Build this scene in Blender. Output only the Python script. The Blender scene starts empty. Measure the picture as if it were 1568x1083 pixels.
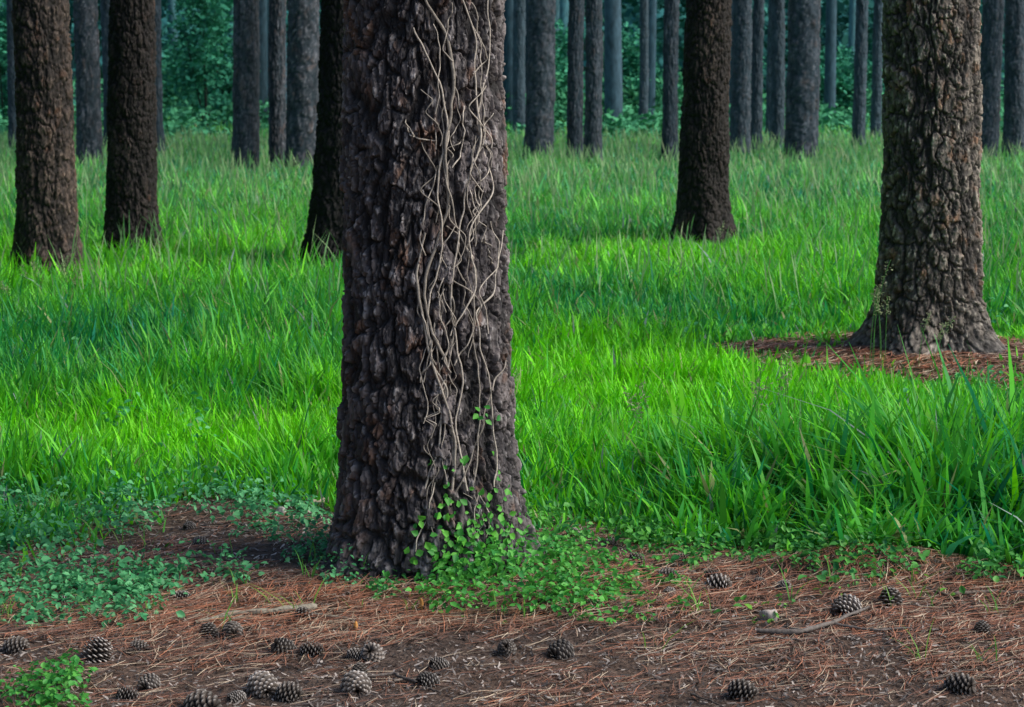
import bpy, math, numpy as np
rng = np.random.default_rng(11)
scene = bpy.context.scene
CAMH=1.58; F=3267.0; PITCH=math.atan(431.5/F)

# ---------------------------------------------------------------- noise
def h2(ix,iy,seed):
    h=(ix.astype(np.int64)*374761393+iy.astype(np.int64)*668265263+seed*974711)&0xffffffff
    h=((h^(h>>13))*1274126177)&0xffffffff
    h=((h^(h>>15))*1103515245)&0xffffffff
    return ((h^(h>>16))&0xffffff)/float(0xffffff)
def vn(x,y,seed=0,P=None):
    x=np.asarray(x,float); y=np.asarray(y,float)
    ix=np.floor(x); iy=np.floor(y); fx=x-ix; fy=y-iy
    fx=fx*fx*(3-2*fx); fy=fy*fy*(3-2*fy)
    ix=ix.astype(np.int64); iy=iy.astype(np.int64)
    ix1=ix+1
    if P: ix=ix%P; ix1=ix1%P
    a=h2(ix,iy,seed);b=h2(ix1,iy,seed);c=h2(ix,iy+1,seed);d=h2(ix1,iy+1,seed)
    return (a*(1-fx)+b*fx)*(1-fy)+(c*(1-fx)+d*fx)*fy
def fbm(x,y,seed=0,o=4,P=None):
    s=0;a=.5;t=0
    for i in range(o):
        s=s+a*vn(x,y,seed+i*17,P); t+=a; a*=.5; x=x*2;y=y*2
        if P:P*=2
    return s/t
def voro(x,y,seed,P):
    ix=np.floor(x).astype(np.int64); iy=np.floor(y).astype(np.int64)
    f1=np.full(x.shape,9.);f2=np.full(x.shape,9.);cid=np.zeros(x.shape)
    for dx in(-1,0,1):
        for dy in(-1,0,1):
            cx=ix+dx;cy=iy+dy;w=cx%P
            px=cx+.05+.9*h2(w,cy,seed);py=cy+.05+.9*h2(w,cy,seed+5)
            d=np.hypot(px-x,py-y);c=h2(w,cy,seed+9)
            n=d<f1
            f2=np.where(n,f1,np.minimum(f2,d));cid=np.where(n,c,cid);f1=np.where(n,d,f1)
    return f1,f2,cid
def ss(a,b,x):
    t=np.clip((x-a)/(b-a),0,1);return t*t*(3-2*t)
def lerp(a,b,t): return a+(b-a)*t
def lc(a,b,t):
    a=np.asarray(a,float);b=np.asarray(b,float);t=np.asarray(t)[...,None];return a*(1-t)+b*t

# pixel helper: ground position of image pixel coordinates, cast from the camera
def S(px,py,h=0.0):
    u=(px-784)/F; v=-(py-541.5)/F
    dz=v*math.cos(PITCH)-math.sin(PITCH); dy=v*math.sin(PITCH)+math.cos(PITCH)
    t=(h-CAMH)/dz
    return (u*t,dy*t)

MX,MY=-0.268,6.78     # main tree
RX,RY=2.28,11.6       # right tree
def hgt(x,y):
    z=0.05*np.exp(-((x-MX)**2+(y-MY)**2)/.35)
    z=z+0.12*np.exp(-((x-RX)**2+(y-RY)**2)/1.3)
    z=z+0.07*np.exp(-(((x-1.15)/.35)**2+((y-6.75)/.16)**2))
    z=z+0.03*(fbm(x*1.1,y*1.1,3)-.5)+0.014*(fbm(x*9,y*9,4)-.5)
    return z-0.02
BX=[-6,-3,-1.9,-.7,.04,.68,1.6,3,6];BY=[7.6,7.7,7.8,7.75,7.45,7.05,6.72,6.6,6.6]
def grassmask(x,y):
    e=np.interp(x,BX,BY)+.6*(fbm(x*1.9,y*1.9,21)-.5)+.25*(vn(x*7,y*7,22)-.5)
    m=ss(-.15,.3,y-e)
    tuft=np.exp(-((x+1.78)/.28)**2-((y-7.45)/.28)**2)
    return np.clip(m+tuft,0,1)

# ---------------------------------------------------------------- mesh builders
def mesh_obj(name,V,Fq,C=None,mat=None,smooth=False,parent=None,link=True):
    me=bpy.data.meshes.new(name)
    V=np.ascontiguousarray(V,dtype=np.float32);Fq=np.ascontiguousarray(Fq,dtype=np.int32)
    n=len(V);m=len(Fq);k=Fq.shape[1]
    me.vertices.add(n);me.vertices.foreach_set('co',V.ravel())
    me.loops.add(m*k);me.loops.foreach_set('vertex_index',Fq.ravel())
    me.polygons.add(m);me.polygons.foreach_set('loop_start',np.arange(0,m*k,k,dtype=np.int32))
    me.polygons.foreach_set('loop_total',np.full(m,k,dtype=np.int32))
    if smooth: me.polygons.foreach_set('use_smooth',np.ones(m,dtype=bool))
    if C is not None:
        a=me.color_attributes.new('Col','FLOAT_COLOR','POINT')
        c=np.ones((n,4),dtype=np.float32);c[:,:3]=C;a.data.foreach_set('color',c.ravel())
    me.update(calc_edges=True)
    if mat: me.materials.append(mat)
    if not link:return me
    o=bpy.data.objects.new(name,me);scene.collection.objects.link(o)
    if parent:o.parent=parent
    return o
def merge(parts):
    Vs=[];Fs=[];Cs=[];k=0
    for V,Fq,C in parts:
        Vs.append(V);Fs.append(Fq+k);Cs.append(np.broadcast_to(C,V.shape));k+=len(V)
    return np.concatenate(Vs),np.concatenate(Fs),np.concatenate(Cs)
def tube(P,R,n=7):
    P=np.asarray(P,float);R=np.broadcast_to(R,(len(P),)).astype(float)
    T=np.gradient(P,axis=0);T/=np.linalg.norm(T,axis=1)[:,None]+1e-9
    ref=np.array([.31,.17,.93]) if abs(T[:,2]).mean()<.8 else np.array([1,.1,.05])
    A=np.cross(T,ref);A/=np.linalg.norm(A,axis=1)[:,None]+1e-9;B=np.cross(T,A)
    a=np.linspace(0,2*np.pi,n,endpoint=False)
    V=P[:,None]+R[:,None,None]*(A[:,None]*np.cos(a)[None,:,None]+B[:,None]*np.sin(a)[None,:,None])
    i=np.arange(len(P)-1)[:,None]*n;j=np.arange(n)[None]
    q=np.stack([i+j,i+(j+1)%n,i+n+(j+1)%n,i+n+j],-1).reshape(-1,4)
    return V.reshape(-1,3),q

# ---------------------------------------------------------------- materials
def newmat(name):
    m=bpy.data.materials.new(name);m.use_nodes=True;nt=m.node_tree;nt.nodes.clear()
    out=nt.nodes.new('ShaderNodeOutputMaterial');return m,nt,out
def attr_mat(name,rough=.8,transl=0,bump=0,bscale=60,spec=.3,var=.3,vscale=25,stretch=1.0):
    m,nt,out=newmat(name);N=nt.nodes.new;L=nt.links.new
    at=N('ShaderNodeAttribute');at.attribute_name='Col'
    src=at.outputs['Color']
    tc=N('ShaderNodeTexCoord');mp=N('ShaderNodeMapping');mp.inputs['Scale'].default_value=(1,1,stretch)
    L(tc.outputs['Object'],mp.inputs[0])
    if var:
        no=N('ShaderNodeTexNoise');no.inputs['Scale'].default_value=vscale;no.inputs['Detail'].default_value=4
        L(mp.outputs[0],no.inputs['Vector'])
        mr=N('ShaderNodeMapRange');mr.inputs[1].default_value=.3;mr.inputs[2].default_value=.7
        mr.inputs[3].default_value=1-var;mr.inputs[4].default_value=1+var;L(no.outputs[0],mr.inputs[0])
        vm=N('ShaderNodeVectorMath');vm.operation='SCALE';L(src,vm.inputs[0]);L(mr.outputs[0],vm.inputs['Scale'])
        src=vm.outputs[0]
    p=N('ShaderNodeBsdfPrincipled');p.inputs['Roughness'].default_value=rough
    p.inputs['Specular IOR Level'].default_value=spec
    L(src,p.inputs['Base Color'])
    if bump:
        n2=N('ShaderNodeTexNoise');n2.inputs['Scale'].default_value=bscale;n2.inputs['Detail'].default_value=6;n2.inputs['Roughness'].default_value=.65
        L(mp.outputs[0],n2.inputs['Vector'])
        b=N('ShaderNodeBump');b.inputs['Strength'].default_value=.9;b.inputs['Distance'].default_value=bump
        L(n2.outputs[0],b.inputs['Height']);L(b.outputs[0],p.inputs['Normal'])
    if transl:
        t=N('ShaderNodeBsdfTranslucent');L(src,t.inputs['Color'])
        mx=N('ShaderNodeMixShader');mx.inputs[0].default_value=transl
        L(p.outputs[0],mx.inputs[1]);L(t.outputs[0],mx.inputs[2]);L(mx.outputs[0],out.inputs[0])
    else: L(p.outputs[0],out.inputs[0])
    return m
M_bark=attr_mat('pine_bark',.75,0,.006,80,.4,.45,60,.35)
M_barkfar=attr_mat('pine_bark_far',.85,0,0,14,.2,.4,12,.35)
M_grass=attr_mat('grass_blades',.5,.4,0,spec=.3,var=0)
M_leaf=attr_mat('leaves',.5,.35,0,spec=.35,var=0)
M_far=attr_mat('far_foliage',.8,0,0,spec=.1,var=0)
M_needle=attr_mat('pine_needles',.6,0,0,spec=.3,var=0)
M_wood=attr_mat('dry_wood',.75,0,.002,150,.3,.35,80)
M_cone=attr_mat('cone_scales',.7,0,0,200,.3,.3,120)

M_ground,nt,out=newmat('forest_floor');N=nt.nodes.new;L=nt.links.new
at=N('ShaderNodeAttribute');at.attribute_name='Col'
tc=N('ShaderNodeTexCoord')
n1=N('ShaderNodeTexNoise');n1.inputs['Scale'].default_value=28;n1.inputs['Detail'].default_value=9;n1.inputs['Roughness'].default_value=.75
L(tc.outputs['Object'],n1.inputs['Vector'])
cr=N('ShaderNodeValToRGB');e=cr.color_ramp.elements
e[0].position=.33;e[0].color=(.3,.28,.28,1);e[1].position=.72;e[1].color=(2.1,2.0,1.9,1)
L(n1.outputs[0],cr.inputs[0])
mx=N('ShaderNodeMix');mx.data_type='RGBA';mx.blend_type='MULTIPLY';mx.inputs[0].default_value=1
L(at.outputs['Color'],mx.inputs[6]);L(cr.outputs[0],mx.inputs[7])
p=N('ShaderNodeBsdfPrincipled');p.inputs['Roughness'].default_value=.95;p.inputs['Specular IOR Level'].default_value=.15
L(mx.outputs[2],p.inputs['Base Color'])
n2=N('ShaderNodeTexNoise');n2.inputs['Scale'].default_value=90;n2.inputs['Detail'].default_value=8
L(tc.outputs['Object'],n2.inputs['Vector'])
b=N('ShaderNodeBump');b.inputs['Distance'].default_value=.015;L(n2.outputs[0],b.inputs['Height']);L(b.outputs[0],p.inputs['Normal'])
L(p.outputs[0],out.inputs[0])

# ---------------------------------------------------------------- ground
u=np.linspace(-1,1,361);xs=np.sinh(u*5.6)/np.sinh(5.6)*400
v=np.linspace(0,1,420);ys=5+np.sinh((v*1.35-.35)*6)/np.sinh(6)*600
X,Y=np.meshgrid(xs,ys);x=X.ravel();y=Y.ravel()
g=grassmask(x,y)
dirt=lc((.062,.052,.050),(.13,.088,.068),fbm(x*2,y*2,8))
gm=g*(1-.95*np.exp(-((x-RX)**2+(y-RY)**2)/1.0))
C=lc(dirt,np.array([.012,.08,.012]),gm)
nx,ny=len(xs),len(ys)
i=np.arange(ny-1)[:,None]*nx;j=np.arange(nx-1)[None]
q=np.stack([i+j,i+j+1,i+nx+j+1,i+nx+j],-1).reshape(-1,4)
mesh_obj('ground',np.stack([x,y,hgt(x,y)],1),q,C,M_ground,True)

# ---------------------------------------------------------------- trunks
def trunk(cx,cy,rfun,lean,nth,zt,nrow,P,vs,amp,seed,tint,flare,fh,parent,mat,ztop=17,char=0.,soft=0.):
    zz=np.concatenate([np.linspace(-.15,zt,nrow),np.linspace(zt,ztop,26)[1:]])
    th=np.linspace(0,2*np.pi,nth,endpoint=False)
    T,Z=np.meshgrid(th,zz)
    U=T/(2*np.pi)
    wv=(fbm(U*6,Z*1.3,seed+11,3,6)-.5)*.12
    PL=int(P*.6)
    n0=fbm(U*PL+wv*PL,Z/(vs*3.0)+wv,seed+700,4,PL)
    long_=ss(.0,.060,np.abs(n0-.5))
    wx=(fbm(U*P*2,Z/vs*2,seed+50,4,P*2)-.5)*1.2; wy=(fbm(U*P,Z/vs*1.4,seed+80,5,P)-.5)*1.3
    f1,f2,cid=voro(U*P+wx,Z/vs+wy,seed,P)
    e=f2-f1
    plate=ss(.0,.24,e)
    P2=P*2
    wx2=(fbm(U*P2*2,Z/vs*4,seed+150,3,P2*2)-.5)*1.6
    g1,g2,cid2=voro(U*P2+wx2,Z/vs*2.1+wx2*.8,seed+200,P2)
    fl=ss(.0,.18,g2-g1)
    P3=P*4
    wx3=(fbm(U*P3,Z/vs*5,seed+170,3,P3)-.5)*1.6
    k1,k2,cid3=voro(U*P3+wx3,Z/vs*5.5+wx3,seed+260,P3)
    fine=fbm(U*P*5,Z/vs*5,seed+300,4,P*5)
    big=fbm(U*4,Z*2.2,seed+400,3,4)
    zc=np.maximum(Z,0);low=np.exp(-zc/.14)
    hh=(.22+.78*long_)*(.15+.55*(cid*.5+.5)*(.15+.85*plate))+.32*fl*cid2*(.3+.7*plate)+.15*cid3+.40*(fine-.5)
    hh=lerp(hh,.45*plate+.30*fl*cid2+.8*(fine-.5)+.25,low*.5)
    lob=.5+.5*np.cos(T*5+seed+2*vn(U*5,U*0,seed,5))
    R=rfun(Z)+flare*np.exp(-np.maximum(Z,-.05)/fh)*(.45+.9*lob)+(hh-.85)*amp+.03*(big-.5)*rfun(Z)/.25
    lx=lean[0]*Z;ly=lean[1]*Z
    bow=.010*np.sin(Z*1.3+seed)
    V=np.stack([R*np.sin(T)+lx+bow,-R*np.cos(T)+ly,Z],-1).reshape(-1,3)
    n=len(zz);i=np.arange(n-1)[:,None]*nth;j=np.arange(nth)[None]
    q=np.stack([i+j,i+(j+1)%nth,i+nth+(j+1)%nth,i+nth+j],-1).reshape(-1,4)
    tone=.35*cid+.35*cid2+.3*cid3
    c=lc((.036,.032,.034),(.185,.160,.150),ss(.2,.85,tone))
    warm=ss(.54,.76,fbm(U*P,Z/vs*1.6,seed+500,3,P))*ss(.3,.8,cid2)
    c=lc(c,(.22,.105,.05),warm*.6)
    pale=ss(.56,.76,fine)*ss(.3,.8,cid3)
    c=lc(c,(.44,.41,.38),pale*.85)
    fur=1-(.15+.85*long_)*(.22+.78*plate)*(.55+.45*fl)
    c=lc(c,(.008,.007,.008),np.clip(fur*1.15,0,1)*.94)
    c=lc(c,np.array([.14,.135,.14])*(.15+1.4*ss(.3,.75,fine)*(.4+.6*plate))[...,None],low*.5)
    if char:
        k=char*ss(.22,.55,big+.25*fine)
        c=lc(c,(.008,.007,.008),np.clip(k,0,.95))
    c=c*np.array(tint)
    if soft: c=lc(c,np.array([.06,.105,.14]),np.full(c.shape[:-1],soft))  # distance haze blended into the bark colour
    return mesh_obj('trunk',V,q,c.reshape(-1,3),mat,True,parent)

def leafcloud(ctr,rad,n,size,col1,col2,nclump=60,aspect=.5,cs=.25,seed=0,flat=0):
    r=np.random.default_rng(seed)
    d=r.normal(size=(nclump,3));d/=np.linalg.norm(d,axis=1)[:,None];d*=(r.random((nclump,1))**.45)
    cc=np.array(ctr)+d*np.array(rad);cb=r.random(nclump)
    k=r.integers(0,nclump,n)
    p=cc[k]+r.normal(size=(n,3))*np.array(rad)*cs*np.array([1,1,.6])
    a=r.normal(size=(n,3));a[:,2]*=.6;a/=np.linalg.norm(a,axis=1)[:,None]
    b=r.normal(size=(n,3));b[:,2]*=.6;b-=a*(a*b).sum(1)[:,None];b/=np.linalg.norm(b,axis=1)[:,None]
    s=size*(.6+.8*r.random((n,1)))
    V=np.stack([p-a*s*.5,p+b*s*.5*aspect-a*s*.05,p+a*s*.5,p-b*s*.5*aspect-a*s*.05],1)
    t=np.clip(cb[k]*.7+.45*r.random(n)-.1,0,1)
    C=np.repeat(lc(col1,col2,t),4,axis=0)
    return V.reshape(-1,3),np.arange(n*4).reshape(-1,4),C
crowns=[]
for s in range(3):
    r=np.random.default_rng(90+s);parts=[]
    for k in range(14):
        z=11+6*k/14;a=k*2.4+r.random();Lb=(2.9-1.6*k/14)*(.8+.4*r.random())
        t=np.linspace(0,1,6)[:,None]
        pts=np.array([0,0,z])+t*np.array([math.cos(a)*Lb,math.sin(a)*Lb,.9])+np.array([0,0,.5])*t*t
        V,q=tube(pts,np.linspace(.06,.015,6),5);parts.append((V,q,np.array([.08,.05,.04])))
        V,q,C=leafcloud(pts[-1],(1.0,1.0,.6),100,.32,(.02,.06,.02),(.05,.12,.03),10,.17,.3,s*50+k);parts.append((V,q,C))
    V,q,C=leafcloud((0,0,17.4),(.9,.9,1.0),180,.32,(.02,.06,.02),(.05,.12,.03),14,.17,.3,s+7);parts.append((V,q,C))
    V,q,C=merge(parts);crowns.append(mesh_obj('crown_%d'%s,V,q,C,M_far,False,None,False))
ntree=0
def tree(cx,cy,**k):
    global ntree
    e=bpy.data.objects.new('pine_tree',None);scene.collection.objects.link(e)
    e.location=(cx,cy,float(hgt(np.array([cx]),np.array([cy]))[0]))
    trunk(cx,cy,parent=e,**k)
    c=bpy.data.objects.new('crown',crowns[ntree%3]);scene.collection.objects.link(c);c.parent=e
    le=k['lean'];c.location=(le[0]*11,le[1]*11,0);c.rotation_euler=(0,0,ntree*1.7)
    ntree+=1
    return e
def rmain(z):
    return np.where(z<2,.242+(1.8-z)*.029+.02*np.exp(-np.maximum(z,0)/.35),.236*(1-(z-2)/24.))
e=tree(MX,MY,rfun=rmain,lean=(0,0),nth=860,zt=2.15,nrow=1080,P=28,vs=.145,amp=.037,seed=3,tint=(.86,.85,.92),flare=.055,fh=.13,mat=M_bark)
def rg(rb,tp=.04):
    return lambda z: np.where(z<2.5,rb*(1+tp*(1.2-z)),rb*(1+tp*(-1.3))*(1-(z-2.5)/26.))
tree(RX,RY,rfun=rg(.262),lean=(-.01,0),nth=500,zt=2.3,nrow=620,P=25,vs=.14,amp=.037,seed=8,tint=(1.15,1.1,1.0),flare=.14,fh=.15,mat=M_bark)
mid=[(72,405,75,88,.5,(.75,.6,.52),.45),(203,374,210,74,.3,(.5,.42,.4),.7),(515,390,538,86,.6,(.18,.17,.19),.95),(1076,352,1081,74,.3,(.6,.48,.42),.85)]
for k,(px,py,tx,w,fl,tint,ch) in enumerate(mid):
    x0,y0=S(px,py,.12)
    r=w*y0/F/2
    zt=CAMH+110/F*y0
    tree(x0,y0,rfun=rg(r,.06),lean=((tx-px)*y0/F/zt,0),nth=240,zt=2.6,nrow=330,P=21,vs=.15,amp=.036,seed=20+k*3,tint=tint,flare=.11,fh=.22,mat=M_bark,char=ch)
back=[(22,225,16,2),(137,246,38,0),(240,225,22,0),(375,248,41,6),(426,246,27,2),(463,250,50,4),(795,196,20,0),(825,236,44,4),(880,235,25,2),(908,240,27,0),(1025,236,24,2),(1133,226,31,0),(1157,222,18,2),(1191,218,22,-4),(1227,236,50,2),(1315,216,20,0),(1340,206,16,2),(1512,236,34,2),(1552,232,34,-2),(1385,222,26,0),(-60,240,40,3),(-170,230,34,0),(1640,238,40,0),(1760,228,36,0),(620,240,40,0),(700,225,30,0),(170,222,22,0),(1180,200,14,0),(985,196,14,0)]
for k,(px,py,w,dx) in enumerate(back):
    x0,y0=S(px,py,.2);r=w*y0/F/2;zt=CAMH+110/F*y0
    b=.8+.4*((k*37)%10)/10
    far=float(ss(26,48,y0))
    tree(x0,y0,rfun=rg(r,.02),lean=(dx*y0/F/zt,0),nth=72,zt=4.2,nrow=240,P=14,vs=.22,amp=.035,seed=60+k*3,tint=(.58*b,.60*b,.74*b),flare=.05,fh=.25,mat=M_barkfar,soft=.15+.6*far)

# distant trees; distance haze is mixed into their bluish colours
dt=bpy.data.objects.new('distant_trees',None);scene.collection.objects.link(dt)
parts=[]
for k in range(72):
    y0=rng.uniform(52,105);x0=rng.uniform(-1,1)*(.24*y0*1.5+4);r=rng.uniform(.14,.26)
    z=np.linspace(-.1,16,12);l=rng.normal()*.015
    V,q=tube(np.stack([x0+z*l,y0+z*0,z],1),r*np.linspace(1.05,.5,12),9)
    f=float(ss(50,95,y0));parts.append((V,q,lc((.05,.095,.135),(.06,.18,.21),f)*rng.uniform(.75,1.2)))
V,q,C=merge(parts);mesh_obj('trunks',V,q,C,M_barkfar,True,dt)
parts=[]
for k in range(46):
    y0=rng.uniform(78,112);x0=rng.uniform(-50,50)
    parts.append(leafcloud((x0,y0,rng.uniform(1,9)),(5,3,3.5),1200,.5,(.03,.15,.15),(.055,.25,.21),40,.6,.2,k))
uu=np.linspace(-110,110,420);ww=np.linspace(0,1,50);UU,WW=np.meshgrid(uu,ww)
top=11+6*fbm(UU*.12,UU*0,91)+3*fbm(UU*.7,UU*0,92)
yy=128+16*WW**2-7*fbm(UU*.35,WW*7,93,5)-2.5*fbm(UU*2,WW*30,95,3)
V=np.stack([UU,yy,WW*top-.3],-1).reshape(-1,3)
i=np.arange(49)[:,None]*420;j=np.arange(419)[None];q=np.stack([i+j,i+j+1,i+421+j,i+420+j],-1).reshape(-1,4)
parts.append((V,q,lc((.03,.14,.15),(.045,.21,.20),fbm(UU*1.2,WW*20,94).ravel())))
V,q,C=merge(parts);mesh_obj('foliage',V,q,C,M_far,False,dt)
# unseen thicket added on the left to block low sky light
parts=[]
for k in range(26):
    y0=-14+k*1.5;x0=-11.5-rng.uniform(0,2.5)-max(0,y0-14)*.15
    parts.append(leafcloud((x0,y0,rng.uniform(2,4)),(2,1.8,3.2),420,.7,(.02,.07,.03),(.04,.13,.04),26,.6,.22,k+900))
    parts.append(leafcloud((x0-1,y0,rng.uniform(6,9)),(2,1.8,3.2),420,.7,(.02,.07,.03),(.04,.13,.04),26,.6,.22,k+950))
    z=np.linspace(-.1,12,8);V,q=tube(np.stack([x0+0*z,y0+z*.01,z],1),np.linspace(.18,.06,8),8);parts.append((V,q,np.array([.05,.04,.035])))
V,q,C=merge(parts);mesh_obj('sky_block_thicket',V,q,C,M_far)
parts=[]
for k in range(110):
    y0=rng.uniform(47,78);x0=rng.uniform(-1,1)*(.24*y0*1.35+2);hh=rng.uniform(.35,1.0)*(1+.8*(y0>58))
    parts.append(leafcloud((x0,y0,hh*.45),(1.6,1.0,hh*.6),440,.18,(.05,.24,.12),(.10,.40,.20),30,.5,.25,k+400))
V,q,C=merge(parts);mesh_obj('undergrowth',V,q,C,M_far)
for k,(px,y0,rx,zc,rz) in enumerate([(318,56,1.0,2.6,2.3),(270,64,1.1,1.2,1.2),(345,60,.8,1.2,1.1),(960,62,.9,1.6,1.4),(1280,66,1.2,1.2,1.3),(10,58,.9,2.0,2.0),(850,66,.8,1.6,1.6),(1100,70,1.1,1.5,1.5)]):
    x0=(px-784)/F*y0
    V,q,C=leafcloud((0,0,zc),(rx,rx,rz),4200,.16,(.022,.16,.11),(.09,.44,.26),70,.55,.17,k+700)
    st=[]
    for a in range(4):
        t=np.linspace(0,1,5)[:,None];V2,q2_=tube(np.array([[0,0,0]])+t*np.array([math.cos(a*1.6)*rx*.5,math.sin(a*1.6)*rx*.5,zc]),np.linspace(.03,.01,5),5);st.append((V2,q2_,np.array([.03,.03,.03])))
    V,q,C=merge([(V,q,C)]+st)
    o=mesh_obj('understory_shrub',V,q,C,M_far);o.location=(x0,y0,0)

# ---------------------------------------------------------------- grass
def gauss(x,y,cx,cy,sx,sy): return np.exp(-((x-cx)/sx)**2-((y-cy)/sy)**2)
def band_y(y,a,b,s): return ss(a-s,a+s,y)*(1-ss(b-s,b+s,y))
def grass_zone(y0,y1,dens,wf,lv,stalk=False):
    A=0.5*((.24*y0*1.2+1.0)+(.24*y1*1.2+1.0))*2*(y1-y0)
    n=int(A*dens);y=rng.uniform(y0,y1,n*2);x=rng.uniform(-1,1,n*2)*(.24*y1*1.2+1.0)
    k=np.abs(x)<.24*y*1.2+1.0;x=x[k];y=y[k]
    n1=fbm(x*.9,y*.6,31);n2=vn(x*3.3,y*2.6,37);n3=fbm(x*.35,y*.3,41,3);n4=vn(x*9,y*8,43)
    dm=np.hypot(x-MX,y-MY);dr=np.hypot(x-RX,(y-RY)*.8)
    keep=grassmask(x,y)*(.15+.85*ss(.22,.62,.5*n2+.5*n4+.08))*(dm>.42)*ss(.50,1.15,dr+.7*(n1-.5)+.5*(n2-.5))
    keep=keep*(1-.85*gauss(x,y,1.35,11.0,.4,.3))
    kk=rng.random(len(x))<keep;x=x[kk];y=y[kk];n1=n1[kk];n2=n2[kk];n3=n3[kk];n4=n4[kk];dr=dr[kk]
    n=len(x)
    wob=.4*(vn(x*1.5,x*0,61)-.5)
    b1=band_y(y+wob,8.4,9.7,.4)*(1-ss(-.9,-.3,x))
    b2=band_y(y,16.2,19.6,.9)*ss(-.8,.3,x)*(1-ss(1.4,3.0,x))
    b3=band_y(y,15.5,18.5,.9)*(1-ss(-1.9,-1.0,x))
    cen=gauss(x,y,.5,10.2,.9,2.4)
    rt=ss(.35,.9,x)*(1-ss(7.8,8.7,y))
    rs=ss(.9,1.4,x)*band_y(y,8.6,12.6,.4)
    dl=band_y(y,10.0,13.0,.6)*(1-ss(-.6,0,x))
    k=-.05+1.0*n1+.35*(n2-.5)+.6*(n3-.5)+.55*b1+.55*b2+.25*b3+.45*cen-.14*rt-.14*dl+.24*rng.normal(size=n)  # bright bands stand for sunlit patches, tinted into the blade colour
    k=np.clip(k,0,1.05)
    L_=.22+.16*(n1-.5)+.18*(n2-.5)+.07*(n4-.5)
    L_=L_*(1-.50*b1)*(1-.45*b2)*(1-.15*cen)*(1-.3*rs)+.17*rt+.05*dl
    edge=ss(0,.6,y-np.interp(x,BX,BY))
    L_=L_*lerp(.45,1,edge)*lerp(.4,1,ss(.8,1.8,dr))
    L_=L_*(.40+.85*rng.random(n))
    tall=rng.random(n)<.025;L_=np.where(tall,L_*1.5,L_)
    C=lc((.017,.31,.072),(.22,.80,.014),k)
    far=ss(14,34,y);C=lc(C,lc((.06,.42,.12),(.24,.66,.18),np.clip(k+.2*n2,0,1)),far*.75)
    dry=rng.random(n)<.035+.03*far;C=np.where(dry[:,None],np.array([.36,.42,.18]),C)
    blu=rng.random(n)<.2;C=np.where(blu[:,None],C*np.array([.9,.95,2.3]),C)
    C=C*(.5+.75*rng.random((n,1)))
    phi=rng.uniform(0,2*np.pi,n);w=(.0034+.0064*rng.random(n)**1.6)*(1+.6*rt)*wf*(1-.30*b1)
    lean=.08+.38*rng.random(n);droop=(.08+.75*rng.random(n)**1.5)*(.7+.5*rt)
    if stalk:
        L_=(.36+.20*rng.random(n))*(1-.4*b2);C=lc((.16,.44,.14),(.38,.50,.27),rng.random(n));w=.0030*wf*np.ones(n);lean*=.7;droop*=.6
    ts=np.array([0,.35,.7,1.]) if lv==4 else np.array([0,.55,1.])
    wt=np.array([.8,1,.7,.06]) if lv==4 else np.array([.9,.85,.06])
    if stalk: wt=np.array([.35,.35,1.6,.1])
    dx=np.cos(phi);dy=np.sin(phi)
    t=ts[None];hor=L_[:,None]*(lean[:,None]*t+droop[:,None]*t*t*.8);ver=L_[:,None]*(t-.46*droop[:,None]*t**2.2*1.1)
    z0=hgt(x,y)-.01
    cx=x[:,None]+dx[:,None]*hor;cy=y[:,None]+dy[:,None]*hor;cz=z0[:,None]+ver
    tw=phi+rng.normal(size=n)*.5
    ox=-np.sin(tw)[:,None]*w[:,None]*wt*1.0;oy=np.cos(tw)[:,None]*w[:,None]*wt
    V=np.stack([np.stack([cx-ox,cy-oy,cz],-1),np.stack([cx+ox,cy+oy,cz],-1)],2)
    m=len(ts);base=np.arange(n)[:,None]*m*2
    qs=[np.stack([base[:,0]+2*i,base[:,0]+2*i+1,base[:,0]+2*i+3,base[:,0]+2*i+2],-1) for i in range(m-1)]
    q=np.stack(qs,1).reshape(-1,4)
    Cv=np.repeat(C[:,None],m*2,axis=1)
    return V.reshape(-1,3),q,Cv.reshape(-1,3)
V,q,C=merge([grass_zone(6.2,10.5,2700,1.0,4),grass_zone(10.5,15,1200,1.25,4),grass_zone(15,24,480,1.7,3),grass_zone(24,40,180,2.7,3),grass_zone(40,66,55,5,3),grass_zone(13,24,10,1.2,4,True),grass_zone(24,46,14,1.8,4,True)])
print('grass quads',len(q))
mesh_obj('grass',V,q,C,M_grass)

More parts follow.
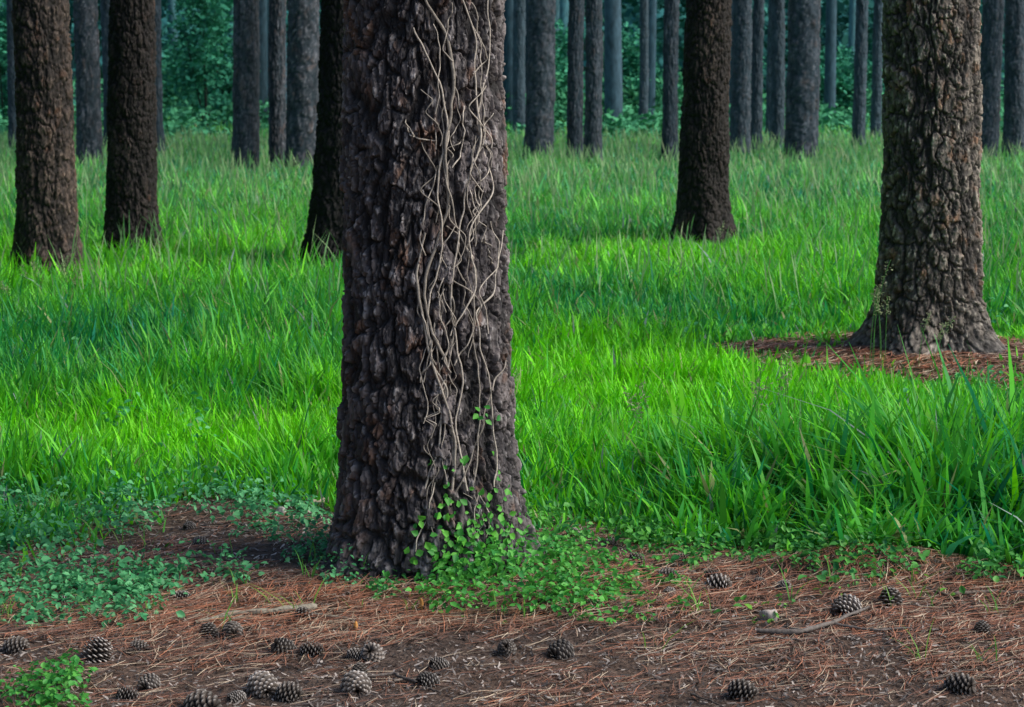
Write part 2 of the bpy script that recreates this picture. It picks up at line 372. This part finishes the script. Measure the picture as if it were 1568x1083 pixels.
# ---------------------------------------------------------------- leaves
def leaves(p,nrm,size,col,seed=0,wr=.34):
    r=np.random.default_rng(seed);n=len(p)
    nrm=nrm/np.linalg.norm(nrm,axis=1)[:,None]
    a=r.normal(size=(n,3));a-=nrm*(a*nrm).sum(1)[:,None];a/=np.linalg.norm(a,axis=1)[:,None]
    b=np.cross(nrm,a);s=size[:,None]
    up=nrm*s*.12
    P=[p,p+a*s*.35+b*s*wr+up,p+a*s*.7+b*s*wr*.72+up,p+a*s-up*.8,p+a*s*.7-b*s*wr*.72+up,p+a*s*.35-b*s*wr+up]
    V=np.stack(P,1);k=np.arange(n)[:,None]*6
    q=np.concatenate([k+np.array([0,1,2,3]),k+np.array([0,3,4,5])])
    return V.reshape(-1,3),q,np.repeat(col,6,axis=0)
def herb(cx,cy,n,rad,hh,size,c1,c2,seed):
    r=np.random.default_rng(seed)
    a=r.uniform(0,6.283,n);d=rad*np.sqrt(r.random(n));x=cx+d*np.cos(a);y=cy+d*np.sin(a)
    z=hgt(x,y)+hh*(.15+.85*r.random(n))*(1-.5*(d/rad)**2)
    nr=np.stack([np.cos(a)*.5,np.sin(a)*.5,np.ones(n)],1)+r.normal(size=(n,3))*.45
    return leaves(np.stack([x,y,z],1),nr,size*(.5+.8*r.random(n)),lc(c1,c2,r.random(n)),seed)
wp=[]
def scatter(n,pxr,pyr,rad,hh,size,c1,c2,seed,thr=.42,nl=26):
    r=np.random.default_rng(seed)
    for k in range(n):
        px=r.uniform(*pxr);py=r.uniform(*pyr);x,y=S(px,py)
        if vn(np.array([x*2.6]),np.array([y*2.6]),77)[0]<thr or math.hypot(x-MX,y-MY)<.34:continue
        s=r.uniform(.75,1.35)
        wp.append(herb(x,y,int(nl*r.uniform(.4,1.5)/s),rad*r.uniform(.6,1.4),hh*r.uniform(.4,1.5),size*s,c1,c2,seed*1000+k))
g1,g2=(.035,.26,.10),(.18,.58,.25)
scatter(300,(-150,490),(740,905),.08,.10,.023,g1,g2,1,.38)
scatter(80,(-150,260),(880,950),.08,.08,.022,g1,g2,2,.45)
scatter(60,(330,560),(830,900),.07,.08,.022,g1,g2,12,.2)
scatter(110,(800,1250),(785,865),.08,.09,.023,(.03,.24,.06),(.16,.52,.08),3,.25)
scatter(30,(850,1500),(860,950),.05,.05,.020,(.06,.26,.05),(.20,.50,.06),4,.45,12)
scatter(18,(20,130),(1030,1083),.06,.09,.022,(.04,.28,.06),(.13,.48,.08),5,0)
scatter(70,(1200,1700),(820,885),.08,.09,.024,(.03,.22,.07),(.13,.46,.08),6,.2)
r=np.random.default_rng(88)
for k in range(60):
    px=r.uniform(-50,1650);py=r.uniform(440,760);x,y=S(px,py)
    if y<np.interp(x,BX,BY)+.2 or math.hypot(x-MX,y-MY)<.6 or math.hypot(x-RX,y-RY)<1:continue
    wp.append(herb(x,y,int(r.uniform(10,24)),.09,.22*r.uniform(.7,1.1),.034,(.04,.32,.10),(.14,.54,.20),9000+k))
V,q,C=merge(wp);mesh_obj('ground_weeds',V,q,C,M_leaf)

def sprigs(n):
    x=[];y=[]
    r=np.random.default_rng(77)
    for k in range(n):
        px,py=r.uniform(-100,1700),r.uniform(750,960)
        a,b_=S(px,py);m=r.integers(2,6);x+=list(a+r.normal(size=m)*.012);y+=list(b_+r.normal(size=m)*.012)
    for (px,py,m) in [(1410,1000,6),(1505,1005,6),(1000,985,4),(455,935,8),(470,890,8),(95,780,40),(60,800,40),(560,890,8),(1520,930,8)]:
        a,b_=S(px,py);x+=list(a+r.normal(size=m)*.015);y+=list(b_+r.normal(size=m)*.015)
    x=np.array(x);y=np.array(y);n=len(x)
    L_=.05+.09*r.random(n);phi=r.uniform(0,6.28,n);ts=np.array([0,.35,.7,1.]);wt=np.array([.8,1,.7,.06])
    lean=.1+.5*r.random(n);w=.0012+.0012*r.random(n)
    hor=L_[:,None]*lean[:,None]*(ts+ts**2);ver=L_[:,None]*(ts-.3*ts**2)
    cx=x[:,None]+np.cos(phi)[:,None]*hor;cy=y[:,None]+np.sin(phi)[:,None]*hor;cz=hgt(x,y)[:,None]+ver
    ox=-np.sin(phi)[:,None]*w[:,None]*wt;oy=np.cos(phi)[:,None]*w[:,None]*wt
    V=np.stack([np.stack([cx-ox,cy-oy,cz],-1),np.stack([cx+ox,cy+oy,cz],-1)],2).reshape(-1,3)
    b=np.arange(n)*8;q=np.concatenate([np.stack([b+2*i,b+2*i+1,b+2*i+3,b+2*i+2],-1) for i in range(3)])
    C=np.repeat(lc((.08,.36,.05),(.25,.50,.08),r.random(n)),8,axis=0);return V,q,C
V,q,C=sprigs(80);mesh_obj('grass_sprigs',V,q,C,M_grass)

r=np.random.default_rng(66);sp=[]
for (x0,y0,h,ln) in [(RX-.42,RY-.62,.62,.10),(RX-.36,RY-.60,.50,-.06),(RX-.15,RY-.7,.34,.2),(-3.05,14.2,.50,.14),(-3.2,14.3,.40,-.12),(-2.95,14.4,.33,.1),(-3.35,14.1,.28,-.1),(-.05,9.2,.45,.12),(1.75,18.0,.40,.1),(.55,8.4,.45,-.1),(.95,8.0,.62,.05),(1.1,8.6,.55,-.08)]:
    for m in range(3):
        x1=x0+r.normal()*.03;y1=y0+r.normal()*.03;H=h*r.uniform(.75,1.05);l=ln+r.normal()*.08
        t=np.linspace(0,1,9);P=np.stack([x1+l*H*t**2,y1+0*t,float(hgt(np.array([x1]),np.array([y1]))[0])+H*(t-.12*t**3)],1)
        V,q=tube(P,.0016,5);sp.append((V,q,np.array([.12,.34,.09])))
        nn=34;u_=.68+.32*r.random(nn);pp=np.stack([np.interp(u_,t,P[:,i]) for i in range(3)],1)+r.normal(size=(nn,3))*.010
        V,q,C=leaves(pp,r.normal(size=(nn,3)),.014*(.6+r.random(nn)),lc((.25,.36,.16),(.46,.46,.30),r.random(nn)),int(r.integers(9999)),.16);sp.append((V,q,C))
V,q,C=merge(sp);mesh_obj('seeding_grass',V,q,C,M_leaf)

# creeper around base
def surf(s,z,off=.0):
    r=float(rmain(np.array(z)))+.038*math.exp(-max(z,0)/.13)
    a=math.asin(max(-.97,min(.97,s/r)));r+=off
    return np.array([MX+r*math.sin(a),MY-r*math.cos(a),z+.03]),np.array([math.sin(a),-math.cos(a),.25])
cp=[];r=np.random.default_rng(5)
P_=[];N_=[]
for k in range(330):
    z=abs(r.normal())*.09+.0;s=.13+r.normal()*.08+.05*z
    if abs(s)>.31:continue
    p,n=surf(s,z,.012+.03*r.random());P_.append(p);N_.append(n+r.normal(size=3)*.4)
for (s,z,m) in [(.155,.50,4),(.18,.49,3),(.07,.345,3),(.11,.36,3),(.21,.34,3),(.02,.20,4),(.16,.24,9),(.07,.23,6),(.22,.22,6)]:
    for k in range(m):
        p,n=surf(s+r.normal()*.02,z+r.normal()*.025,.015+.015*r.random());P_.append(p);N_.append(n+r.normal(size=3)*.4)
P_=np.array(P_);N_=np.array(N_)
cp.append(leaves(P_,N_,.012+.020*r.random(len(P_)),lc((.03,.24,.04),(.17,.58,.07),r.random(len(P_))),9,.38))
for k in range(130):
    px=r.normal()*115+815;py=r.normal()*26+893
    if px<650: continue
    x,y=S(px,min(py,950))
    if math.hypot(x-MX,y-MY)<.34: continue
    cp.append(herb(x,y,19,.07,.12*math.exp(-((px-770)/110)**2)+.03,.025,(.03,.24,.05),(.16,.58,.09),5000+k))
for k in range(18):
    x,y=S(r.uniform(540,680),r.uniform(885,915));cp.append(herb(x,y-.05,9,.04,.06,.022,(.04,.22,.08),(.12,.50,.10),6000+k))
V,q,C=merge(cp);mesh_obj('creeper_plant',V,q,C,M_leaf)

# dead vines
vp=[];r=np.random.default_rng(15)
def vine(sz,rad,jit=.006):
    sz=np.array(sz,float);t=np.linspace(0,1,len(sz));tt=np.linspace(0,1,len(sz)*14)
    s=np.interp(tt,t,sz[:,0]);z=np.interp(tt,t,sz[:,1])
    ker=np.hanning(13);ker/=ker.sum()
    s=np.convolve(np.pad(s,6,'edge'),ker,'valid');z=np.convolve(np.pad(z,6,'edge'),ker,'valid')
    s=s+jit*2*(fbm(z*9+r.random()*50,tt*0,int(r.integers(999)),3)-.5)*2
    off=-.008+.018*vn(tt*9+r.random()*30,tt*0,3)
    P=np.array([surf(a,b,o)[0] for a,b,o in zip(s,z,off)]);P[:,2]-=.03
    V,q=tube(P,rad*(.75+.5*vn(tt*12,tt*0,8)),7)
    vp.append((V,q,np.array([.50,.44,.38])*(.5+.6*r.random())))
def q2(px,py): return ((px-655)*.00201,1.58-(py-110)/F*6.54)
def vpx(l,rad,j=.006): vine([q2(*p) for p in l],rad*.85,j)
vpx([(655,-60),(662,10),(690,60),(700,140),(688,230),(692,320),(655,430),(662,500),(690,560),(688,620),(700,720)],.0060)
vpx([(700,-40),(735,80),(742,200),(715,300),(700,380),(690,470),(712,560),(705,660),(720,760)],.0036)
vpx([(640,40),(672,110),(690,200),(672,290),(685,360),(660,480),(668,560),(690,600),(676,680),(650,760)],.0036)
vpx([(750,-40),(755,90),(738,180),(765,290),(720,350),(735,440),(700,500),(690,560),(672,620),(690,640)],.0032)
vpx([(690,150),(678,240),(702,330),(735,420),(728,520),(742,620),(730,740)],.0030)
vpx([(655,350),(640,420),(655,520),(690,640),(700,680),(695,780)],.0050)
vpx([(770,350),(760,450),(730,480),(745,560),(760,650),(765,760)],.0030)
vpx([(628,190),(640,210),(672,215)],.0028);vpx([(627,180),(632,205),(640,208)],.0026)
vpx([(690,420),(740,460),(720,520),(700,560)],.0028)
vpx([(780,560),(750,600),(735,690),(700,760)],.0030)
for k in range(48):
    s=r.uniform(.0,.22);z=r.uniform(.15,1.8);Lz=r.uniform(.1,.5);n=6;sl_=r.normal()*.03
    vine([(s+r.normal()*.016-sl_*i/n,z-Lz*i/n) for i in range(n)],r.uniform(.0011,.0022),.010)
V,q,C=merge(vp);mesh_obj('dead_vine',V,q,C,M_wood,True)

# ---------------------------------------------------------------- needles & litter
def ribbons(x,y,L_,w,C,phi,curv,z0,tilt):
    n=len(x);t=np.array([-.5,0,.5])
    cx=x[:,None]+np.cos(phi)[:,None]*L_[:,None]*t-np.sin(phi)[:,None]*(curv*L_)[:,None]*t**2*4
    cy=y[:,None]+np.sin(phi)[:,None]*L_[:,None]*t+np.cos(phi)[:,None]*(curv*L_)[:,None]*t**2*4
    g=hgt(cx.ravel(),cy.ravel()).reshape(cx.shape)
    cz=np.maximum(g+z0[:,None]+tilt[:,None]*t*L_[:,None],g+.001)
    ox=-np.sin(phi)[:,None]*w[:,None]*np.array([.6,1,.4]);oy=np.cos(phi)[:,None]*w[:,None]*np.array([.6,1,.4])
    V=np.stack([np.stack([cx-ox,cy-oy,cz],-1),np.stack([cx+ox,cy+oy,cz+w[:,None]*.5],-1)],2)
    b=np.arange(n)*6
    q=np.concatenate([np.stack([b,b+1,b+3,b+2],-1),np.stack([b+2,b+3,b+5,b+4],-1)])
    return V.reshape(-1,3),q,np.repeat(C,6,axis=0)
n=66000
y=rng.uniform(4.6,8.6,n);x=rng.uniform(-1,1,n)*(.24*y*1.2+.8)
nm=9000;am=rng.uniform(0,6.283,nm);dm_=1.2*np.sqrt(rng.random(nm))
x=np.concatenate([x,RX+dm_*np.cos(am)*1.15]);y=np.concatenate([y,RY-.15+dm_*np.sin(am)]);mnd=np.concatenate([np.zeros(n),np.ones(nm)])
oran=fbm(x*1.5,y*1.9,55);bandn=np.exp(-((y-(6.35+.25*np.sin(x*1.5)))/.45)**2)
ridge=np.exp(-(((x-1.2)/.45)**2+((y-6.65)/.22)**2))
dens=(.09+.95*ss(.38,.62,oran+.30*bandn+.3*ridge)*ss(.25,.6,vn(x*6,y*6,59)+.35*bandn))*(1-.85*ss(.1,.7,y-np.interp(x,BX,BY)))
dens=np.where(mnd>0,.8,dens)
k=(rng.random(len(x))<dens)&(np.hypot(x-MX,y-MY)>.30)&(np.hypot(x-RX,y-RY)>.3);x=x[k];y=y[k];oran=oran[k];mk=mnd[k];bandn=np.maximum(bandn[k],np.maximum(.7*mnd[k],ridge[k]));n=len(x)
x=np.repeat(x,2)+rng.normal(size=2*n)*.004;y=np.repeat(y,2)+rng.normal(size=2*n)*.004
ph=np.repeat(rng.uniform(0,np.pi,n),2)+rng.normal(size=2*n)*.12;oran=np.repeat(oran,2);bandn=np.repeat(bandn,2);n*=2
wd=np.where(y>9,2.2,1.0)
t=np.clip(oran*.9+.30*bandn+rng.normal(size=n)*.30-.12,0,1)
C=lc((.12,.095,.088),(.48,.19,.105),t);pal=rng.random(n)<.18;C=np.where(pal[:,None],np.array([.58,.46,.34]),C)
C=C*(.45+.8*rng.random((n,1)))
V1=ribbons(x,y,.05+.10*rng.random(n),(.0006+.0006*rng.random(n))*wd,C,ph,rng.normal(size=n)*.06,.002+.016*rng.random(n)*(.4+bandn),rng.normal(size=n)*.05)
m=56000
y=rng.uniform(4.6,8.2,m);x=rng.uniform(-1,1,m)*(.24*y*1.2+.8)
C=lc((.035,.03,.03),(.54,.47,.43),rng.random(m)**2.4)
V2=ribbons(x,y,.006+.020*rng.random(m),.0012+.0028*rng.random(m)**2,C,rng.uniform(0,6.28,m),rng.normal(size=m)*.1,.002+.006*rng.random(m),rng.normal(size=m)*.3)
V,q,C=merge([V1,V2]);mesh_obj('pine_needle_litter',V,q,C,M_needle)

# ---------------------------------------------------------------- pine cones
def cone_mesh(seed,open_,g):
    r=np.random.default_rng(seed);parts=[]
    Lc=.070;n=95
    t=np.linspace(0,1,9);prof=np.sin(np.pi*np.clip(t*.92+.05,0,1))**.7
    V,q=tube(np.stack([t*0,t*0,(t-.5)*Lc*.9],1),.013*prof+.001,10);parts.append((V,q,np.array([.02,.013,.010])))
    for k in range(n):
        u=(k+.5)/n;a=k*2.39996;pr=math.sin(math.pi*min(1,u*.88+.1))**.65
        z=(u-.5)*Lc*.95;ro=(.028*pr+.004)*(open_+.10*r.random());w=.0074*(.5+.6*pr);el=lerp(-.35,.85,u)
        d=np.array([math.cos(a),math.sin(a),0]);tn=np.array([-math.sin(a),math.cos(a),0]);zz=np.array([0,0,1.])
        o=np.array([0,0,z]);tip=o+d*ro+zz*ro*el*.6;inn=o+d*.006
        th=.0018
        P=np.array([inn-tn*w*.3-zz*.001,inn+tn*w*.3-zz*.001,inn+tn*w*.3+zz*.001,inn-tn*w*.3+zz*.001,
                    tip-tn*w-zz*th*.2,tip+tn*w-zz*th*.2,tip+tn*w*.75+zz*th+d*.001,tip-tn*w*.75+zz*th+d*.001,
                    tip+d*.004-zz*.0006-tn*.001,tip+d*.004-zz*.0006+tn*.001,tip+d*.003+zz*.002+tn*.001,tip+d*.003+zz*.002-tn*.001])
        Q=[]
        for b in (0,4):
            for i in range(4): Q.append([b+i,b+(i+1)%4,b+4+(i+1)%4,b+4+i])
        Q.append([8,9,10,11])
        c=np.array([[.03,.021,.017]]*4+[[.12*g,.10*g,.09*g]]*4+[[.36*g,.335*g,.32*g]]*4)*(.6+.8*r.random())
        parts.append((P,np.array(Q),c))
    V,q,C=merge(parts)
    return mesh_obj('pine_cone_mesh_%d'%seed,V,q,C,M_cone,False,None,False)
cms=[cone_mesh(1,1.0,1.3),cone_mesh(2,.9,.7),cone_mesh(3,.7,1.0)]
cones=[(25,990,1.0,1),(148,998,1.15,0),(213,985,.7,1),(228,1040,.8,0),(195,1058,.8,1),(320,965,.8,1),(356,966,.9,1),(310,1072,1.2,1),(362,1058,.7,2),(402,1048,1.1,0),(435,990,.9,1),(478,992,.8,1),(443,1056,1,1),(545,998,.7,2),(570,998,.9,0),(545,1045,1.1,0),(552,1022,.7,1),(655,1036,.9,1),(672,1012,.7,2),(776,990,.8,1),(858,992,1.1,1),(467,942,.8,1),(275,912,.9,2),(308,832,.8,2),(290,804,.7,2),(878,822,.8,2),(935,832,.7,2),(1100,895,1.15,0),(1090,880,.7,1),(1200,896,.8,2),(1163,890,.6,1),(1022,882,.9,1),(1025,905,.7,2),(1365,918,1.1,1),(1296,930,1.15,0),(1138,1055,1,1),(1470,1048,1,1),(975,858,.7,1),(1505,962,.7,1),(1050,852,.7,2),(100,918,.7,2),(-60,1000,1,0),(1650,980,1,1)]
for k,(px,py,s,v_) in enumerate(cones):
    x,y=S(px,py);o=bpy.data.objects.new('pine_cone',cms[v_]);scene.collection.objects.link(o)
    o.scale=(s,s,s*rng.uniform(.85,1.1));o.location=(x,y,float(hgt(np.array([x]),np.array([y]))[0])+rng.uniform(.006,.017)*s)
    o.rotation_euler=(math.radians(90+rng.uniform(-55,55)),rng.uniform(0,6),rng.uniform(0,6.28))

# sticks, stone, chips
def stick(name,pts,rad,col,branches=()):
    parts=[]
    def one(pts,rad):
        w=np.array([S(*p) for p in pts]);tt=np.linspace(0,1,len(w));t2=np.linspace(0,1,24)
        x=np.interp(t2,tt,w[:,0])+.006*rng.normal(size=24).cumsum()*.3;y=np.interp(t2,tt,w[:,1])+.004*rng.normal(size=24).cumsum()*.3
        z=hgt(x,y)+rad+.006
        V,q=tube(np.stack([x,y,z],1),rad*(.7+.5*rng.random(24))*np.linspace(1,.5,24),8);parts.append((V,q,np.array(col)))
    one(pts,rad)
    for b in branches: one(b,rad*.55)
    V,q,C=merge(parts);mesh_obj(name,V,q,C,M_wood,True)
stick('fallen_branch',[(485,932),(420,938),(360,942),(300,954)],.011,(.28,.25,.2),[[(470,940),(510,945),(540,950)],[(360,942),(330,935)]])
stick('fallen_branch',[(1160,962),(1230,966),(1280,950),(1335,928)],.009,(.15,.13,.12),[[(1280,950),(1340,958),(1400,955)],[(1240,965),(1200,955)]])
stick('fallen_branch',[(505,768),(460,772),(425,768)],.014,(.42,.36,.28))
stick('fallen_branch',[(1568,905),(1520,900),(1450,905),(1420,898)],.008,(.15,.12,.10))
stick('fallen_branch',[(1250,845),(1225,855),(1205,868)],.007,(.2,.16,.13))
stick('fallen_branch',[(640,1040),(600,1025),(560,1030)],.006,(.12,.1,.09))
r=np.random.default_rng(31)
for k in range(26):
    px,py,a=r.uniform(0,1568),r.uniform(880,1075),r.uniform(-.6,.6);l=r.uniform(25,90)
    stick('twig',[(px,py),(px+l*.5,py+l*a*.5+r.normal()*4),(px+l,py+l*a)],r.uniform(.002,.004),(.24,.2,.17) if k%2 else (.10,.08,.07))
def rock(name,px,py,s,col,seed):
    import bmesh
    bm=bmesh.new();bmesh.ops.create_icosphere(bm,subdivisions=3,radius=1)
    r=np.random.default_rng(seed);pl=r.normal(size=(9,3));pl/=np.linalg.norm(pl,axis=1)[:,None]
    V=np.array([v.co[:] for v in bm.verts])
    for d in pl:
        h=r.uniform(.55,.85);k=V@d-h;V=np.where((k>0)[:,None],V-k[:,None]*d*.9,V)
    V+= .04*r.normal(size=V.shape)
    x,y=S(px,py);V=V*np.array(s)+np.array([x,y,float(hgt(np.array([x]),np.array([y]))[0])+s[2]*.5])
    q=np.array([[v.index for v in f.verts] for f in bm.faces]);bm.free()
    mesh_obj(name,V,q,np.broadcast_to(np.array(col),V.shape),M_wood,False)
rock('stone',1178,942,(.032,.022,.026),(.42,.37,.34),3)
rock('stone',430,782,(.022,.02,.02),(.40,.38,.36),5)
for k,(px,py) in enumerate([(1270,850),(1300,848),(1335,852),(1350,862)]): rock('stone',px,py,(.018,.014,.012),(.30,.25,.21),k+10)
for k,(px,py) in enumerate([(545,958),(645,932)]): rock('bark_chip',px,py,(.008,.006,.022),(.6,.28,.08),k+20)

# ---------------------------------------------------------------- light, camera
EL=math.radians(42);AZ=math.radians(102)
d=np.array([math.sin(AZ)*math.cos(EL),math.cos(AZ)*math.cos(EL),math.sin(EL)])
from mathutils import Vector
sl=bpy.data.lights.new('sun','SUN');sl.energy=4.1;sl.angle=math.radians(38);sl.color=(1,.93,.80)
so=bpy.data.objects.new('sun',sl);scene.collection.objects.link(so);so.rotation_euler=Vector(d).to_track_quat('Z','Y').to_euler()
w=bpy.data.worlds.new('World');scene.world=w;w.use_nodes=True;nt=w.node_tree
bg=nt.nodes['Background'];sk=nt.nodes.new('ShaderNodeTexSky');sk.sky_type='NISHITA';sk.sun_disc=False
sk.sun_elevation=EL;sk.sun_rotation=AZ;nt.links.new(sk.outputs[0],bg.inputs[0]);bg.inputs[1].default_value=.15
scene.view_settings.view_transform='Standard'
cd=bpy.data.cameras.new('camera');cd.lens=75;cd.sensor_width=36;cd.clip_end=2000;cd.clip_start=.05
cd.dof.use_dof=True;cd.dof.focus_distance=7.0;cd.dof.aperture_fstop=9
co=bpy.data.objects.new('camera',cd);scene.collection.objects.link(co);co.location=(0,0,CAMH);co.rotation_euler=(math.pi/2-PITCH,0,0)
scene.camera=co
